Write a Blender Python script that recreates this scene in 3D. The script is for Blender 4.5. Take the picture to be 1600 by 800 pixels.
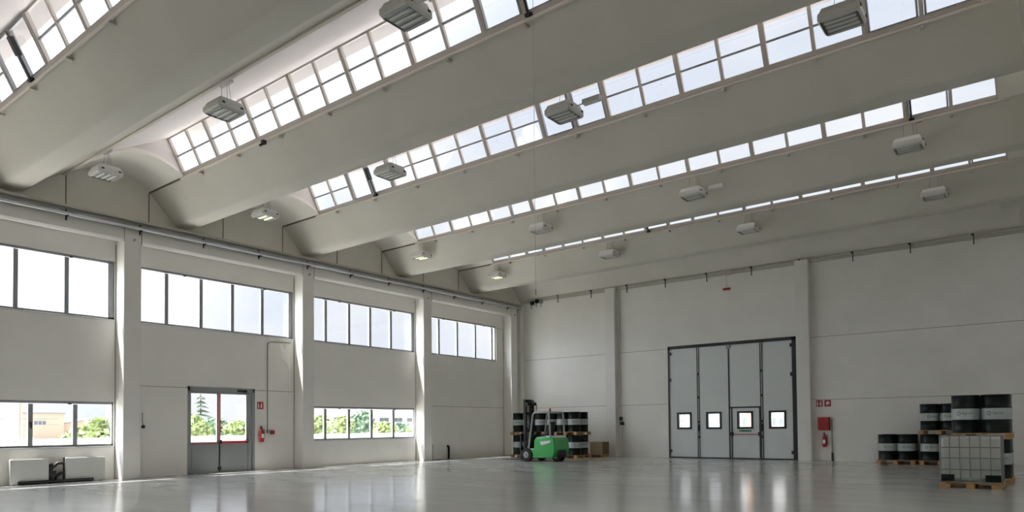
import bpy, bmesh, math, random
from mathutils import Vector, Matrix
random.seed(7)
for o in list(bpy.data.objects):
    bpy.data.objects.remove(o)
SC = bpy.context.scene
COL = SC.collection
PI = math.pi

# ------------------------------------------------------------------ camera
CAM = Vector((21.5425, -28.0844, 1.4226))
yaw, pitch, roll = 0.64140, 0.02720, -0.00970
FPX, PPX, PPY = 1085.905, 834.85, 636.875
fwd = Vector((-math.sin(yaw), math.cos(yaw), 0)); rgt = Vector((math.cos(yaw), math.sin(yaw), 0)); up = Vector((0, 0, 1))
f2 = fwd * math.cos(pitch) + up * math.sin(pitch); u2 = up * math.cos(pitch) - fwd * math.sin(pitch)
r3 = rgt * math.cos(roll) + u2 * math.sin(roll); u3 = u2 * math.cos(roll) - rgt * math.sin(roll)
cd = bpy.data.cameras.new('camera'); cam = bpy.data.objects.new('camera', cd); COL.objects.link(cam)
cam.matrix_world = Matrix(((r3.x, u3.x, -f2.x, CAM.x), (r3.y, u3.y, -f2.y, CAM.y), (r3.z, u3.z, -f2.z, CAM.z), (0, 0, 0, 1)))
cd.sensor_width = 36; cd.lens = FPX / 1600 * 36
cd.shift_x = (800 - PPX) / 1600; cd.shift_y = (PPY - 400) / 1600
cd.clip_start = 0.05; cd.clip_end = 800
SC.camera = cam

# ------------------------------------------------------------------ light, sky, exposure
SKY_STRENGTH = 1.0
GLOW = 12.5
SUN_E = 13.0
SC.view_settings.view_transform = 'Standard'; SC.view_settings.look = 'None'
SC.view_settings.gamma = 1.0; SC.view_settings.use_curve_mapping = False
SC.view_settings.exposure = 0.28
cy = SC.cycles
cy.max_bounces = 14; cy.diffuse_bounces = 8; cy.glossy_bounces = 4; cy.transmission_bounces = 8; cy.transparent_max_bounces = 24
cy.caustics_reflective = False; cy.caustics_refractive = False; cy.sample_clamp_indirect = 6
cy.use_denoising = True
SUN_TRAVEL = Vector((0.258, 0.30, -1.0)).normalized()
sd = bpy.data.lights.new('sun', 'SUN'); sd.energy = SUN_E; sd.angle = 0.009; sd.color = (1.0, 0.95, 0.88)
sun = bpy.data.objects.new('sun', sd); COL.objects.link(sun)
sun.rotation_euler = (-SUN_TRAVEL).to_track_quat('Z', 'Y').to_euler(); sun.location = (-20, -20, 60)

W = bpy.data.worlds.new('world'); SC.world = W; W.use_nodes = True
nt = W.node_tree; nt.nodes.clear()
def N(nt, t, **k):
    n = nt.nodes.new(t)
    for a, b in k.items(): setattr(n, a, b)
    return n
tc = N(nt, 'ShaderNodeTexCoord')
dot = N(nt, 'ShaderNodeVectorMath', operation='DOT_PRODUCT'); dot.inputs[1].default_value = Vector((-0.42, -0.62, 0.66)).normalized()   # added sky glow, out of view beside the sun, to light the far wall
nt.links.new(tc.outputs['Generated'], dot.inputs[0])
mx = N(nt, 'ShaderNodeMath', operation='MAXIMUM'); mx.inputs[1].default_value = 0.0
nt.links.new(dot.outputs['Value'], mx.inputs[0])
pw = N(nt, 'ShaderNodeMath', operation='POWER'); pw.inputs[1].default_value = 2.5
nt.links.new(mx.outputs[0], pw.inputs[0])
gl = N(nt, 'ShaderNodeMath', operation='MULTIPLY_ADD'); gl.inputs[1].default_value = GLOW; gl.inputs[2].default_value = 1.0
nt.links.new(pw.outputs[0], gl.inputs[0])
nz = N(nt, 'ShaderNodeTexNoise'); nz.inputs['Scale'].default_value = 3.0; nz.inputs['Detail'].default_value = 5.0
mp = N(nt, 'ShaderNodeMapping'); mp.inputs['Scale'].default_value = (1, 1, 2.5)
nt.links.new(tc.outputs['Generated'], mp.inputs[0]); nt.links.new(mp.outputs[0], nz.inputs['Vector'])
rp = N(nt, 'ShaderNodeValToRGB'); rp.color_ramp.elements[0].position = 0.40; rp.color_ramp.elements[1].position = 0.62
rp.color_ramp.elements[0].color = (0.70, 0.755, 0.86, 1); rp.color_ramp.elements[1].color = (0.86, 0.88, 0.91, 1)
nt.links.new(nz.outputs['Fac'], rp.inputs[0])
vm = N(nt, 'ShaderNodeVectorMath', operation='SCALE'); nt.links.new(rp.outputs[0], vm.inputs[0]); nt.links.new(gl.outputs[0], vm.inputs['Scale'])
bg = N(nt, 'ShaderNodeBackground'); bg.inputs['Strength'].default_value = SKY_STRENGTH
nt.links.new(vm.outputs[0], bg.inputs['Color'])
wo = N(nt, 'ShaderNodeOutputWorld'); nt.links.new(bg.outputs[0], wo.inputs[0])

# ------------------------------------------------------------------ materials
def mat(name, col, rough=0.6, metal=0.0, noise=0.0, nscale=3.0, bump=0.0, bscale=40.0, spec=0.5, emit=0.0, stretch=(1, 1, 1), coat=0.0):
    m = bpy.data.materials.new(name); m.use_nodes = True
    t = m.node_tree; b = t.nodes['Principled BSDF']
    b.inputs['Base Color'].default_value = (*col, 1); b.inputs['Roughness'].default_value = rough
    b.inputs['Metallic'].default_value = metal; b.inputs['Specular IOR Level'].default_value = spec
    b.inputs['Coat Weight'].default_value = coat
    tcn = N(t, 'ShaderNodeTexCoord'); mpn = N(t, 'ShaderNodeMapping'); mpn.inputs['Scale'].default_value = stretch
    t.links.new(tcn.outputs['Object'], mpn.inputs[0])
    if noise > 0:
        n = N(t, 'ShaderNodeTexNoise'); n.inputs['Scale'].default_value = nscale; n.inputs['Detail'].default_value = 4
        t.links.new(mpn.outputs[0], n.inputs['Vector'])
        r = N(t, 'ShaderNodeValToRGB')
        r.color_ramp.elements[0].position = 0.3; r.color_ramp.elements[1].position = 0.7
        r.color_ramp.elements[0].color = (*[c * (1 - noise) for c in col], 1)
        r.color_ramp.elements[1].color = (*[min(1, c * (1 + noise)) for c in col], 1)
        t.links.new(n.outputs['Fac'], r.inputs[0]); t.links.new(r.outputs[0], b.inputs['Base Color'])
    if bump > 0:
        n2 = N(t, 'ShaderNodeTexNoise'); n2.inputs['Scale'].default_value = bscale; n2.inputs['Detail'].default_value = 3
        t.links.new(mpn.outputs[0], n2.inputs['Vector'])
        bp = N(t, 'ShaderNodeBump'); bp.inputs['Strength'].default_value = bump; bp.inputs['Distance'].default_value = 0.02
        t.links.new(n2.outputs['Fac'], bp.inputs['Height']); t.links.new(bp.outputs[0], b.inputs['Normal'])
    if emit > 0:
        b.inputs['Emission Color'].default_value = (*col, 1); b.inputs['Emission Strength'].default_value = emit
    return m
def glassmat(name, tint=(1, 1, 1), fac=0.07):
    m = bpy.data.materials.new(name); m.use_nodes = True; t = m.node_tree; t.nodes.clear()
    tr = N(t, 'ShaderNodeBsdfTransparent'); tr.inputs[0].default_value = (*tint, 1)
    g = N(t, 'ShaderNodeBsdfGlossy'); g.inputs['Roughness'].default_value = 0.03; g.inputs['Color'].default_value = (.9, .95, 1, 1)
    x = N(t, 'ShaderNodeMixShader'); x.inputs[0].default_value = fac
    o = N(t, 'ShaderNodeOutputMaterial')
    t.links.new(tr.outputs[0], x.inputs[1]); t.links.new(g.outputs[0], x.inputs[2]); t.links.new(x.outputs[0], o.inputs[0])
    return m
WALLC = (0.82, 0.81, 0.765)
M = dict(
    wall=mat('wall_paint', WALLC, 0.7, noise=0.035, nscale=0.8, bump=0.04, bscale=60),
    pillar=mat('pillar_paint', (0.785, 0.775, 0.735), 0.7, noise=0.03, nscale=0.9, bump=0.04),
    beam=mat('beam_concrete', (0.66, 0.645, 0.57), 0.75, noise=0.04, nscale=0.6, bump=0.04),
    infill=mat('infill_concrete', (0.75, 0.73, 0.67), 0.8, noise=0.04, nscale=0.9),
    vault=mat('vault_plaster', (0.82, 0.795, 0.735), 0.75, noise=0.03, nscale=0.7),
    shed=mat('shed_lining', (0.74, 0.70, 0.685), 0.7, noise=0.02, nscale=0.7),
    joint=mat('joint_dark', (0.16, 0.145, 0.12), 0.9),  # dark colour of the joint strips
    seam=mat('panel_joint', (0.36, 0.34, 0.30), 0.9),
    alu=mat('aluminium_grey', (0.32, 0.335, 0.345), 0.45, metal=0.2),
    alulight=mat('aluminium_light', (0.55, 0.54, 0.51), 0.4, metal=0.2),
    sill=mat('sill_metal', (0.62, 0.63, 0.63), 0.35, metal=0.3),
    clere=mat('clerestory_frame', (0.56, 0.52, 0.48), 0.5),
    rail=mat('rail_white', (0.72, 0.67, 0.60), 0.5),
    glass=glassmat('window_glass'),
    steel=mat('galvanised_tube', (0.62, 0.64, 0.66), 0.28, metal=0.9),
    tray=mat('cable_tray', (0.50, 0.49, 0.43), 0.5),
    doorgrey=mat('door_panel_grey', (0.68, 0.715, 0.71), 0.5, noise=0.02, nscale=1.5),
    doordark=mat('door_gasket_black', (0.018, 0.022, 0.022), 0.5),
    leafgrey=mat('glass_door_grey', (0.30, 0.32, 0.325), 0.45),
    black=mat('black_plastic', (0.012, 0.013, 0.013), 0.5),
    darkmetal=mat('dark_metal', (0.03, 0.032, 0.034), 0.4, metal=0.5),
    red=mat('safety_red', (0.42, 0.018, 0.022), 0.4),
    redbox=mat('hose_box_red', (0.36, 0.02, 0.018), 0.45),
    white=mat('white_paint', (0.80, 0.80, 0.78), 0.5),
    signgreen=mat('sign_green', (0.03, 0.22, 0.10), 0.5),
    drum=mat('drum_black', (0.006, 0.012, 0.011), 0.30, spec=0.25),
    band=mat('drum_label_band', (0.45, 0.50, 0.50), 0.45, noise=0.03, nscale=4),
    ink=mat('label_ink', (0.06, 0.10, 0.11), 0.6),
    wood=mat('pallet_wood', (0.46, 0.28, 0.12), 0.75, noise=0.25, nscale=5, stretch=(1, 6, 6)),
    woodpale=mat('crate_wood', (0.64, 0.51, 0.33), 0.75, noise=0.15, nscale=5, stretch=(1, 6, 6)),
    wooddark=mat('crate_wood_dark', (0.20, 0.16, 0.09), 0.8, noise=0.2, nscale=5),
    green=mat('forklift_green', (0.02, 0.36, 0.06), 0.32, coat=0.4),
    guard=mat('guard_grey', (0.45, 0.45, 0.45), 0.4),
    tyre=mat('tyre_rubber', (0.015, 0.015, 0.015), 0.8),
    hub=mat('wheel_hub', (0.26, 0.26, 0.26), 0.45, metal=0.4),
    lampbody=mat('lamp_housing', (0.70, 0.70, 0.67), 0.4),
    reflector=mat('lamp_reflector', (0.40, 0.42, 0.42), 0.12, metal=0.9),
    slot=mat('lamp_slot', (0.55, 0.57, 0.55), 0.3),
    tube=mat('lamp_tube', (0.82, 0.88, 0.55), 0.4, emit=0.9),  # weak emission standing in for reflected window light
    radiator=mat('radiator_white', (0.60, 0.61, 0.59), 0.45),
    cage=mat('cage_steel', (0.26, 0.27, 0.27), 0.4, metal=0.6),
    bark=mat('bark', (0.10, 0.07, 0.045), 0.9),
    leaf=mat('leaf_green', (0.27, 0.34, 0.14), 0.7, noise=0.35, nscale=2.5),
    leafdark=mat('leaf_dark', (0.17, 0.27, 0.17), 0.7, noise=0.35, nscale=2.5),
    conifer=mat('conifer_needles', (0.13, 0.18, 0.14), 0.8, noise=0.3, nscale=3),
    cream=mat('cream_render', (0.46, 0.36, 0.28), 0.85),
    facade=mat('facade_white', (0.46, 0.45, 0.44), 0.8),
    orange=mat('facade_orange', (0.40, 0.24, 0.15), 0.85), greyfacade=mat('facade_grey', (0.20, 0.20, 0.205), 0.8), paleblue=mat('shutter_blue', (0.22, 0.26, 0.29), 0.7),
    pane=mat('dark_pane', (0.10, 0.12, 0.14), 0.2),
    asphalt=mat('yard_concrete', (0.50, 0.49, 0.46), 0.9, noise=0.06, nscale=0.3),
    skip=mat('skip_green', (0.05, 0.22, 0.11), 0.6),
    fence=mat('fence_white', (0.78, 0.79, 0.78), 0.6),
    roofmetal=mat('roof_sheet', (0.20, 0.195, 0.19), 0.6),
)
# polished concrete floor: worn streaks and a soft gloss
fm = bpy.data.materials.new('polished_concrete'); fm.use_nodes = True; t = fm.node_tree; b = t.nodes['Principled BSDF']
tcn = N(t, 'ShaderNodeTexCoord')
n1 = N(t, 'ShaderNodeTexNoise'); n1.inputs['Scale'].default_value = 0.35; n1.inputs['Detail'].default_value = 6
mpa = N(t, 'ShaderNodeMapping'); mpa.inputs['Rotation'].default_value = (0, 0, 0.64); mpa.inputs['Scale'].default_value = (0.5, 1.6, 1)
t.links.new(tcn.outputs['Object'], mpa.inputs[0]); t.links.new(mpa.outputs[0], n1.inputs['Vector'])
r1 = N(t, 'ShaderNodeValToRGB'); r1.color_ramp.elements[0].position = 0.3; r1.color_ramp.elements[1].position = 0.72
r1.color_ramp.elements[0].color = (0.46, 0.47, 0.465, 1); r1.color_ramp.elements[1].color = (0.54, 0.55, 0.545, 1)
t.links.new(n1.outputs['Fac'], r1.inputs[0]); t.links.new(r1.outputs[0], b.inputs['Base Color'])
n2 = N(t, 'ShaderNodeTexNoise'); n2.inputs['Scale'].default_value = 1.1; n2.inputs['Detail'].default_value = 5
t.links.new(mpa.outputs[0], n2.inputs['Vector'])
r2 = N(t, 'ShaderNodeMapRange'); r2.inputs['To Min'].default_value = 0.10; r2.inputs['To Max'].default_value = 0.22
t.links.new(n2.outputs['Fac'], r2.inputs['Value']); t.links.new(r2.outputs[0], b.inputs['Roughness'])
n3 = N(t, 'ShaderNodeTexNoise'); n3.inputs['Scale'].default_value = 2.8; n3.inputs['Detail'].default_value = 3
mpb = N(t, 'ShaderNodeMapping'); mpb.inputs['Rotation'].default_value = (0, 0, 0.64); mpb.inputs['Scale'].default_value = (0.30, 2.0, 1)
t.links.new(tcn.outputs['Object'], mpb.inputs[0]); t.links.new(mpb.outputs[0], n3.inputs['Vector'])
bp = N(t, 'ShaderNodeBump'); bp.inputs['Strength'].default_value = 0.16; bp.inputs['Distance'].default_value = 0.02
t.links.new(n3.outputs['Fac'], bp.inputs['Height']); t.links.new(bp.outputs[0], b.inputs['Normal'])
b.inputs['Specular IOR Level'].default_value = 0.75
M['floor'] = fm
# translucent IBC tank and its liquid
def translucent(name, col, clear):
    m = bpy.data.materials.new(name); m.use_nodes = True; t = m.node_tree; t.nodes.clear()
    d = N(t, 'ShaderNodeBsdfDiffuse'); d.inputs[0].default_value = (*col, 1)
    l = N(t, 'ShaderNodeBsdfTranslucent'); l.inputs[0].default_value = (*col, 1)
    tr = N(t, 'ShaderNodeBsdfTransparent'); a = N(t, 'ShaderNodeMixShader'); a.inputs[0].default_value = 0.4
    c = N(t, 'ShaderNodeMixShader'); c.inputs[0].default_value = clear; o = N(t, 'ShaderNodeOutputMaterial')
    t.links.new(d.outputs[0], a.inputs[1]); t.links.new(l.outputs[0], a.inputs[2])
    t.links.new(a.outputs[0], c.inputs[1]); t.links.new(tr.outputs[0], c.inputs[2]); t.links.new(c.outputs[0], o.inputs[0])
    return m
M['tank'] = translucent('tank_plastic', (0.88, 0.87, 0.84), 0.32)
M['milky'] = translucent('milky_glazing', (0.9, 0.9, 0.9), 0.0)
M['milky'].node_tree.nodes['Mix Shader'].inputs[0].default_value = 0.6
M['liquid'] = translucent('tank_liquid', (0.42, 0.58, 0.50), 0.0)

# ------------------------------------------------------------------ mesh helpers
class MB:
    def __init__(s): s.v = []; s.f = []
    def add(s, v, f):
        k = len(s.v); s.v += [tuple(p) for p in v]; s.f += [tuple(i + k for i in q) for q in f]; return s
    def box(s, x0, x1, y0, y1, z0, z1):
        return s.add([(x0, y0, z0), (x1, y0, z0), (x1, y1, z0), (x0, y1, z0), (x0, y0, z1), (x1, y0, z1), (x1, y1, z1), (x0, y1, z1)],
                     [(0, 3, 2, 1), (4, 5, 6, 7), (0, 1, 5, 4), (1, 2, 6, 5), (2, 3, 7, 6), (3, 0, 4, 7)])
    def prism(s, pts, axis, a, b):
        n = len(pts)
        def P(p, h):
            if axis == 0: return (h, p[0], p[1])
            if axis == 1: return (p[0], h, p[1])
            return (p[0], p[1], h)
        v = [P(p, a) for p in pts] + [P(p, b) for p in pts]
        f = [tuple(range(n))[::-1], tuple(range(n, 2 * n))] + [(i, (i + 1) % n, n + (i + 1) % n, n + i) for i in range(n)]
        return s.add(v, f)
    def sheet(s, pts, axis, a, b, th):
        """a bent sheet: an open profile given a thickness (offset upward), extruded"""
        return s.prism(list(pts) + [(p[0], p[1] + th) for p in reversed(pts)], axis, a, b)
    def tube(s, path, r, n=10, cap=True):
        path = [Vector(p) for p in path]; k = len(s.v); prev = None
        for i, p in enumerate(path):
            d = (path[min(i + 1, len(path) - 1)] - path[max(i - 1, 0)]).normalized()
            if prev is None:
                a = d.orthogonal().normalized()
            else:
                a = (prev - d * prev.dot(d)).normalized()
            prev = a; c = d.cross(a)
            rr = r[i] if isinstance(r, (list, tuple)) else r
            for j in range(n):
                q = p + a * math.cos(2 * PI * j / n) * rr + c * math.sin(2 * PI * j / n) * rr
                s.v.append(tuple(q))
        m = len(path)
        for i in range(m - 1):
            for j in range(n):
                s.f.append((k + i * n + j, k + i * n + (j + 1) % n, k + (i + 1) * n + (j + 1) % n, k + (i + 1) * n + j))
        if cap:
            s.f.append(tuple(k + j for j in range(n))[::-1]); s.f.append(tuple(k + (m - 1) * n + j for j in range(n)))
        return s
    def lathe(s, prof, c=(0, 0, 0), n=24, axis=2):
        k = len(s.v)
        for r, h in prof:
            for j in range(n):
                a = 2 * PI * j / n; x, y = r * math.cos(a), r * math.sin(a)
                p = (x, y, h) if axis == 2 else ((x, h, y) if axis == 1 else (h, x, y))
                s.v.append((p[0] + c[0], p[1] + c[1], p[2] + c[2]))
        for i in range(len(prof) - 1):
            for j in range(n):
                s.f.append((k + i * n + j, k + i * n + (j + 1) % n, k + (i + 1) * n + (j + 1) % n, k + (i + 1) * n + j))
        s.f.append(tuple(k + j for j in range(n))[::-1]); s.f.append(tuple(k + (len(prof) - 1) * n + j for j in range(n)))
        return s
    def wall(s, axis, a, b, u0, u1, z0, z1, holes):
        """slab between a and b along axis 0 or 1 with rectangular holes (u from, u to, z from, z to); outer faces only"""
        us = sorted({u0, u1, *[min(max(h[i], u0), u1) for h in holes for i in (0, 1)]})
        zs = sorted({z0, z1, *[min(max(h[i], z0), z1) for h in holes for i in (2, 3)]})
        nu, nz_ = len(us) - 1, len(zs) - 1
        def solid(i, j):
            if not (0 <= i < nu and 0 <= j < nz_): return False
            cu, cz = (us[i] + us[i + 1]) / 2, (zs[j] + zs[j + 1]) / 2
            return not any(h[0] < cu < h[1] and h[2] < cz < h[3] for h in holes)
        def P(h, u, z): return (h, u, z) if axis == 0 else (u, h, z)
        for i in range(nu):
            for j in range(nz_):
                if not solid(i, j): continue
                A, B, Cc, D = us[i], us[i + 1], zs[j], zs[j + 1]
                for h in (a, b): s.add([P(h, A, Cc), P(h, B, Cc), P(h, B, D), P(h, A, D)], [(0, 1, 2, 3)])
                for (di, dj, q) in ((-1, 0, ((A, Cc), (A, D))), (1, 0, ((B, Cc), (B, D))), (0, -1, ((A, Cc), (B, Cc))), (0, 1, ((A, D), (B, D)))):
                    if not solid(i + di, j + dj):
                        (ua, za), (ub, zb) = q
                        s.add([P(a, ua, za), P(a, ub, zb), P(b, ub, zb), P(b, ua, za)], [(0, 1, 2, 3)])
        return s
    def build(s, name, m, parent=None, smooth=False, bevel=0.0, loc=None, merge=True):
        me = bpy.data.meshes.new(name); me.from_pydata(s.v, [], s.f)
        bm = bmesh.new(); bm.from_mesh(me)
        if merge: bmesh.ops.remove_doubles(bm, verts=bm.verts, dist=1e-5)
        bmesh.ops.recalc_face_normals(bm, faces=bm.faces); bm.to_mesh(me); bm.free()
        o = bpy.data.objects.new(name, me); COL.objects.link(o)
        for mm in (m if isinstance(m, (list, tuple)) else [m]): me.materials.append(mm)
        if smooth:
            me.shade_smooth(); me.set_sharp_from_angle(angle=math.radians(40))
        if bevel:
            bv = o.modifiers.new('bevel', 'BEVEL'); bv.width = bevel; bv.segments = 2; bv.limit_method = 'ANGLE'
        if parent: o.parent = parent
        if loc: o.location = loc
        return o
def tag(o, label, cat, group=None, kind=None):
    o['label'] = label; o['category'] = cat
    if group: o['group'] = group
    if kind: o['kind'] = kind
    return o
def thing(name, label, cat, loc=(0, 0, 0), rotz=0, group=None, kind=None):
    o = bpy.data.objects.new(name, None); COL.objects.link(o); o.location = loc; o.rotation_euler = (0, 0, rotz)
    o.empty_display_size = 0.1
    return tag(o, label, cat, group, kind)
def dup(root, loc, rotz=None, label=None, group=None):
    r = root.copy(); COL.objects.link(r); r.location = loc
    if rotz is not None: r.rotation_euler = (0, 0, rotz)
    if label: r['label'] = label
    if group: r['group'] = group
    for ch in list(root.children):
        c = ch.copy(); COL.objects.link(c); c.parent = r
        for g in list(ch.children):
            d = g.copy(); COL.objects.link(d); d.parent = c
    return r
S = 'structure'

# ------------------------------------------------------------------ the hall: floor and walls
XR, YB = 27.0, -36.6               # far side of the second nave, wall behind the camera
HZ = 7.60                          # top of the wall beam
fl = MB().box(-0.66, XR, YB, 0.25, -0.2, 0.0).build('floor', M['floor'])
tag(fl, 'polished grey concrete floor of the hall with window reflections', 'floor', kind=S)

PY = [-1.10 - 6 * k for k in range(6)]          # near faces of the pillars along the window wall
PWID = 0.48
RX = -0.514                                      # recessed panel face
OX = -0.65
bays = [(-PWID * 0 + PY[k + 1] + PWID, PY[k]) for k in range(5)]   # recess y-range, bay 0 next to the corner
UPZ, LOZ = (4.68, 6.40), (0.98, 2.26)
up_y = [(bays[0][0] + 0.02, -1.66)] + [(bays[k][0] + 0.02, bays[k][1] - 0.04) for k in range(1, 5)]
holes = [(a, b_, *UPZ) for a, b_ in up_y]
lo_b = [1, 3, 4]
lo_y = {k: (bays[k][0] + 0.02, bays[k][1] - 0.04) for k in lo_b}
holes += [(lo_y[k][0], lo_y[k][1], *LOZ) for k in lo_b]
DY0, DY1, DZ = -16.98, -14.66, 2.81
holes.append((DY0, DY1, -0.01, DZ))
wl = MB().wall(0, OX, RX, YB, 0.25, -0.2, HZ, holes).build('wall_left', M['wall'])
tag(wl, 'off-white concrete window wall with recessed bays between pillars', 'wall', kind=S)
# horizontal and vertical panel joints
j = MB()
for k in (2,): j.box(RX, RX + 0.004, bays[k][0], DY0, 2.755, 2.775); j.box(RX, RX + 0.004, DY1, bays[k][1], 2.755, 2.775)
j.box(RX, RX + 0.004, bays[0][0], bays[0][1], 2.36, 2.38)
j.box(RX, RX + 0.004, -1.66, bays[0][1], 6.30, 6.32)
for k in range(5): j.box(RX, RX + 0.004, bays[k][1] - 0.03, bays[k][1] - 0.005, 0, 6.9)
j.build('panel_joint', M['seam'], wl)
BAYN = ['over the corner bay by the forklift', 'over the bay with the five-pane low window', 'over the glass door bay', 'over the radiator bay', 'out of the frame']
# lintel beam over the recesses, flush with the pillars, with a chamfered lower edge
for k in range(5):
    a, b_ = bays[k]
    MB().prism([(RX, 7.02), (-0.06, 6.93), (0.0, 7.0), (0.0, HZ), (RX, HZ)], 1, a, b_).build('lintel', M['wall']); tag(COL.objects[-1], 'beam edge over the recessed bay, ' + BAYN[k], 'lintel', kind=S)
for k in range(6):
    y = PY[k]
    p = MB().box(RX, 0.0, y, y + PWID, 0, HZ).build('pillar', M['pillar'], bevel=0.015)
    where = ['in the corner by the forklift', 'between the doorless corner bay and the glazed bay', 'beside the fire extinguisher near the glass door',
             'between the glass door bay and the radiator bay', 'past the radiator bay, out of the frame', 'farthest from the corner, out of the frame'][k]
    tag(p, 'off-white square pillar ' + where, 'pillar', kind=S)
    if k < 4:
        g = MB().box(0, 0.004, y - 0.006, y + 0.006, 6.93, HZ).box(0, 0.004, y + PWID - 0.006, y + PWID + 0.01, 6.9, HZ); g.build('joint', M['joint'], p)
        MB().lathe([(0.035, 0), (0.035, 0.05)], (0.0, y + 0.27, 7.02), 10, 0).build('fixing_bolt', M['seam'], p, smooth=True)
# gable infill above the wall beam with its vertical joints is added with the roof

BD = (7.97, 13.48, 0.0, 4.88)       # folding door opening
wf = MB().wall(1, 0.0, 0.25, OX, XR, -0.2, 8.9, [(BD[0], BD[1], -0.01, BD[3])]).build('wall_far', M['wall'])
tag(wf, 'off-white panel wall with the grey folding door', 'wall', kind=S)
j = MB()
for z in (2.351, 4.781):
    for a, b_ in ((0, 4.94), (5.44, BD[0]), (BD[1], 13.55), (14.06, XR)):
        if b_ - a > 0.1 and not (z < 4.88 and (a, b_) == (BD[0], BD[1])): j.box(a, b_, -0.004, 0, z - 0.009, z + 0.009)
j.build('panel_joint', M['seam'], wf)
tag(MB().box(0, 21.0, -0.10, -0.002, 7.70, 7.82).build('trim_2', M['tray']), 'slim ledge along the top of the folding door wall', 'trim', kind=S)
for x, where in ((4.94, 'beside the wooden crate'), (13.555, 'between the folding door and the red hose box')):
    p = MB().box(x, x + 0.503, -0.30, 0, 0, 7.80).build('pillar', M['pillar'], bevel=0.015)
    tag(p, 'off-white square pillar on the door wall ' + where, 'pillar', kind=S)
p = MB().box(-0.28, -0.02, -0.30, 0.0, 0, HZ).box(RX, -0.3, -0.62, 0, 0, HZ).build('trim_1', M['pillar'], bevel=0.01)
tag(p, 'narrow boxed corner post where the two walls meet', 'trim', kind=S)
wr = MB().box(XR, XR + 0.2, YB, 0.25, -0.2, 9).build('wall_right', M['wall']); tag(wr, 'plain wall across the second nave', 'wall', kind=S)
wb = MB().wall(1, YB - 0.2, YB, OX, XR, -0.2, 9.8, []).build('wall_back', M['wall']); tag(wb, 'plain wall behind the viewer', 'wall', kind=S)

# ------------------------------------------------------------------ the roof: winged beams, vaults, north lights
PITCH = 4.56
TIPS = [-3.27 - PITCH * k for k in range(8)]     # far bottom edge of each beam; 0 is next to the door wall
ORD = ['first', 'second', 'third', 'fourth', 'fifth', 'sixth', 'seventh', 'eighth']
NEAR = [(-1.33, 8.64), (-1.22, 8.50), (-1.02, 8.29), (-0.80, 8.07), (-0.65, 7.89), (-0.565, 7.79), (-0.49, 7.768)]
FAR = [(-0.02, 7.80), (0.10, 7.90), (0.27, 8.06), (0.50, 8.28), (0.76, 8.47), (0.98, 8.58)]
BX0, BX1 = -0.30, 21.28
GX0, GX1, NP = 1.81, 20.73, 20
GP = (GX1 - GX0) / NP
def arc(ya, yb, za, zb, rise, n=14):
    return [(ya + (yb - ya) * i / n, za + (zb - za) * i / n + rise * (1 - (2 * i / n - 1) ** 2)) for i in range(n + 1)]
for k, T in enumerate(TIPS):
    prof = [(T + a, z) for a, z in NEAR] + [(T - 0.22, 7.768)] + [(T + a, z) for a, z in FAR] + [(T + 0.95, 8.68), (T + 0.3, 8.40), (T - 0.6, 8.40), (T - 1.28, 8.72)]
    bmo = MB().prism(prof, 0, BX0, BX1).build('ceiling_beam', M['beam'], smooth=True); bmo.data.set_sharp_from_angle(angle=math.radians(60))
    tag(bmo, 'off-white winged roof beam, %s counted from the folding door wall' % ORD[k], 'beam', kind=S)
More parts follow.
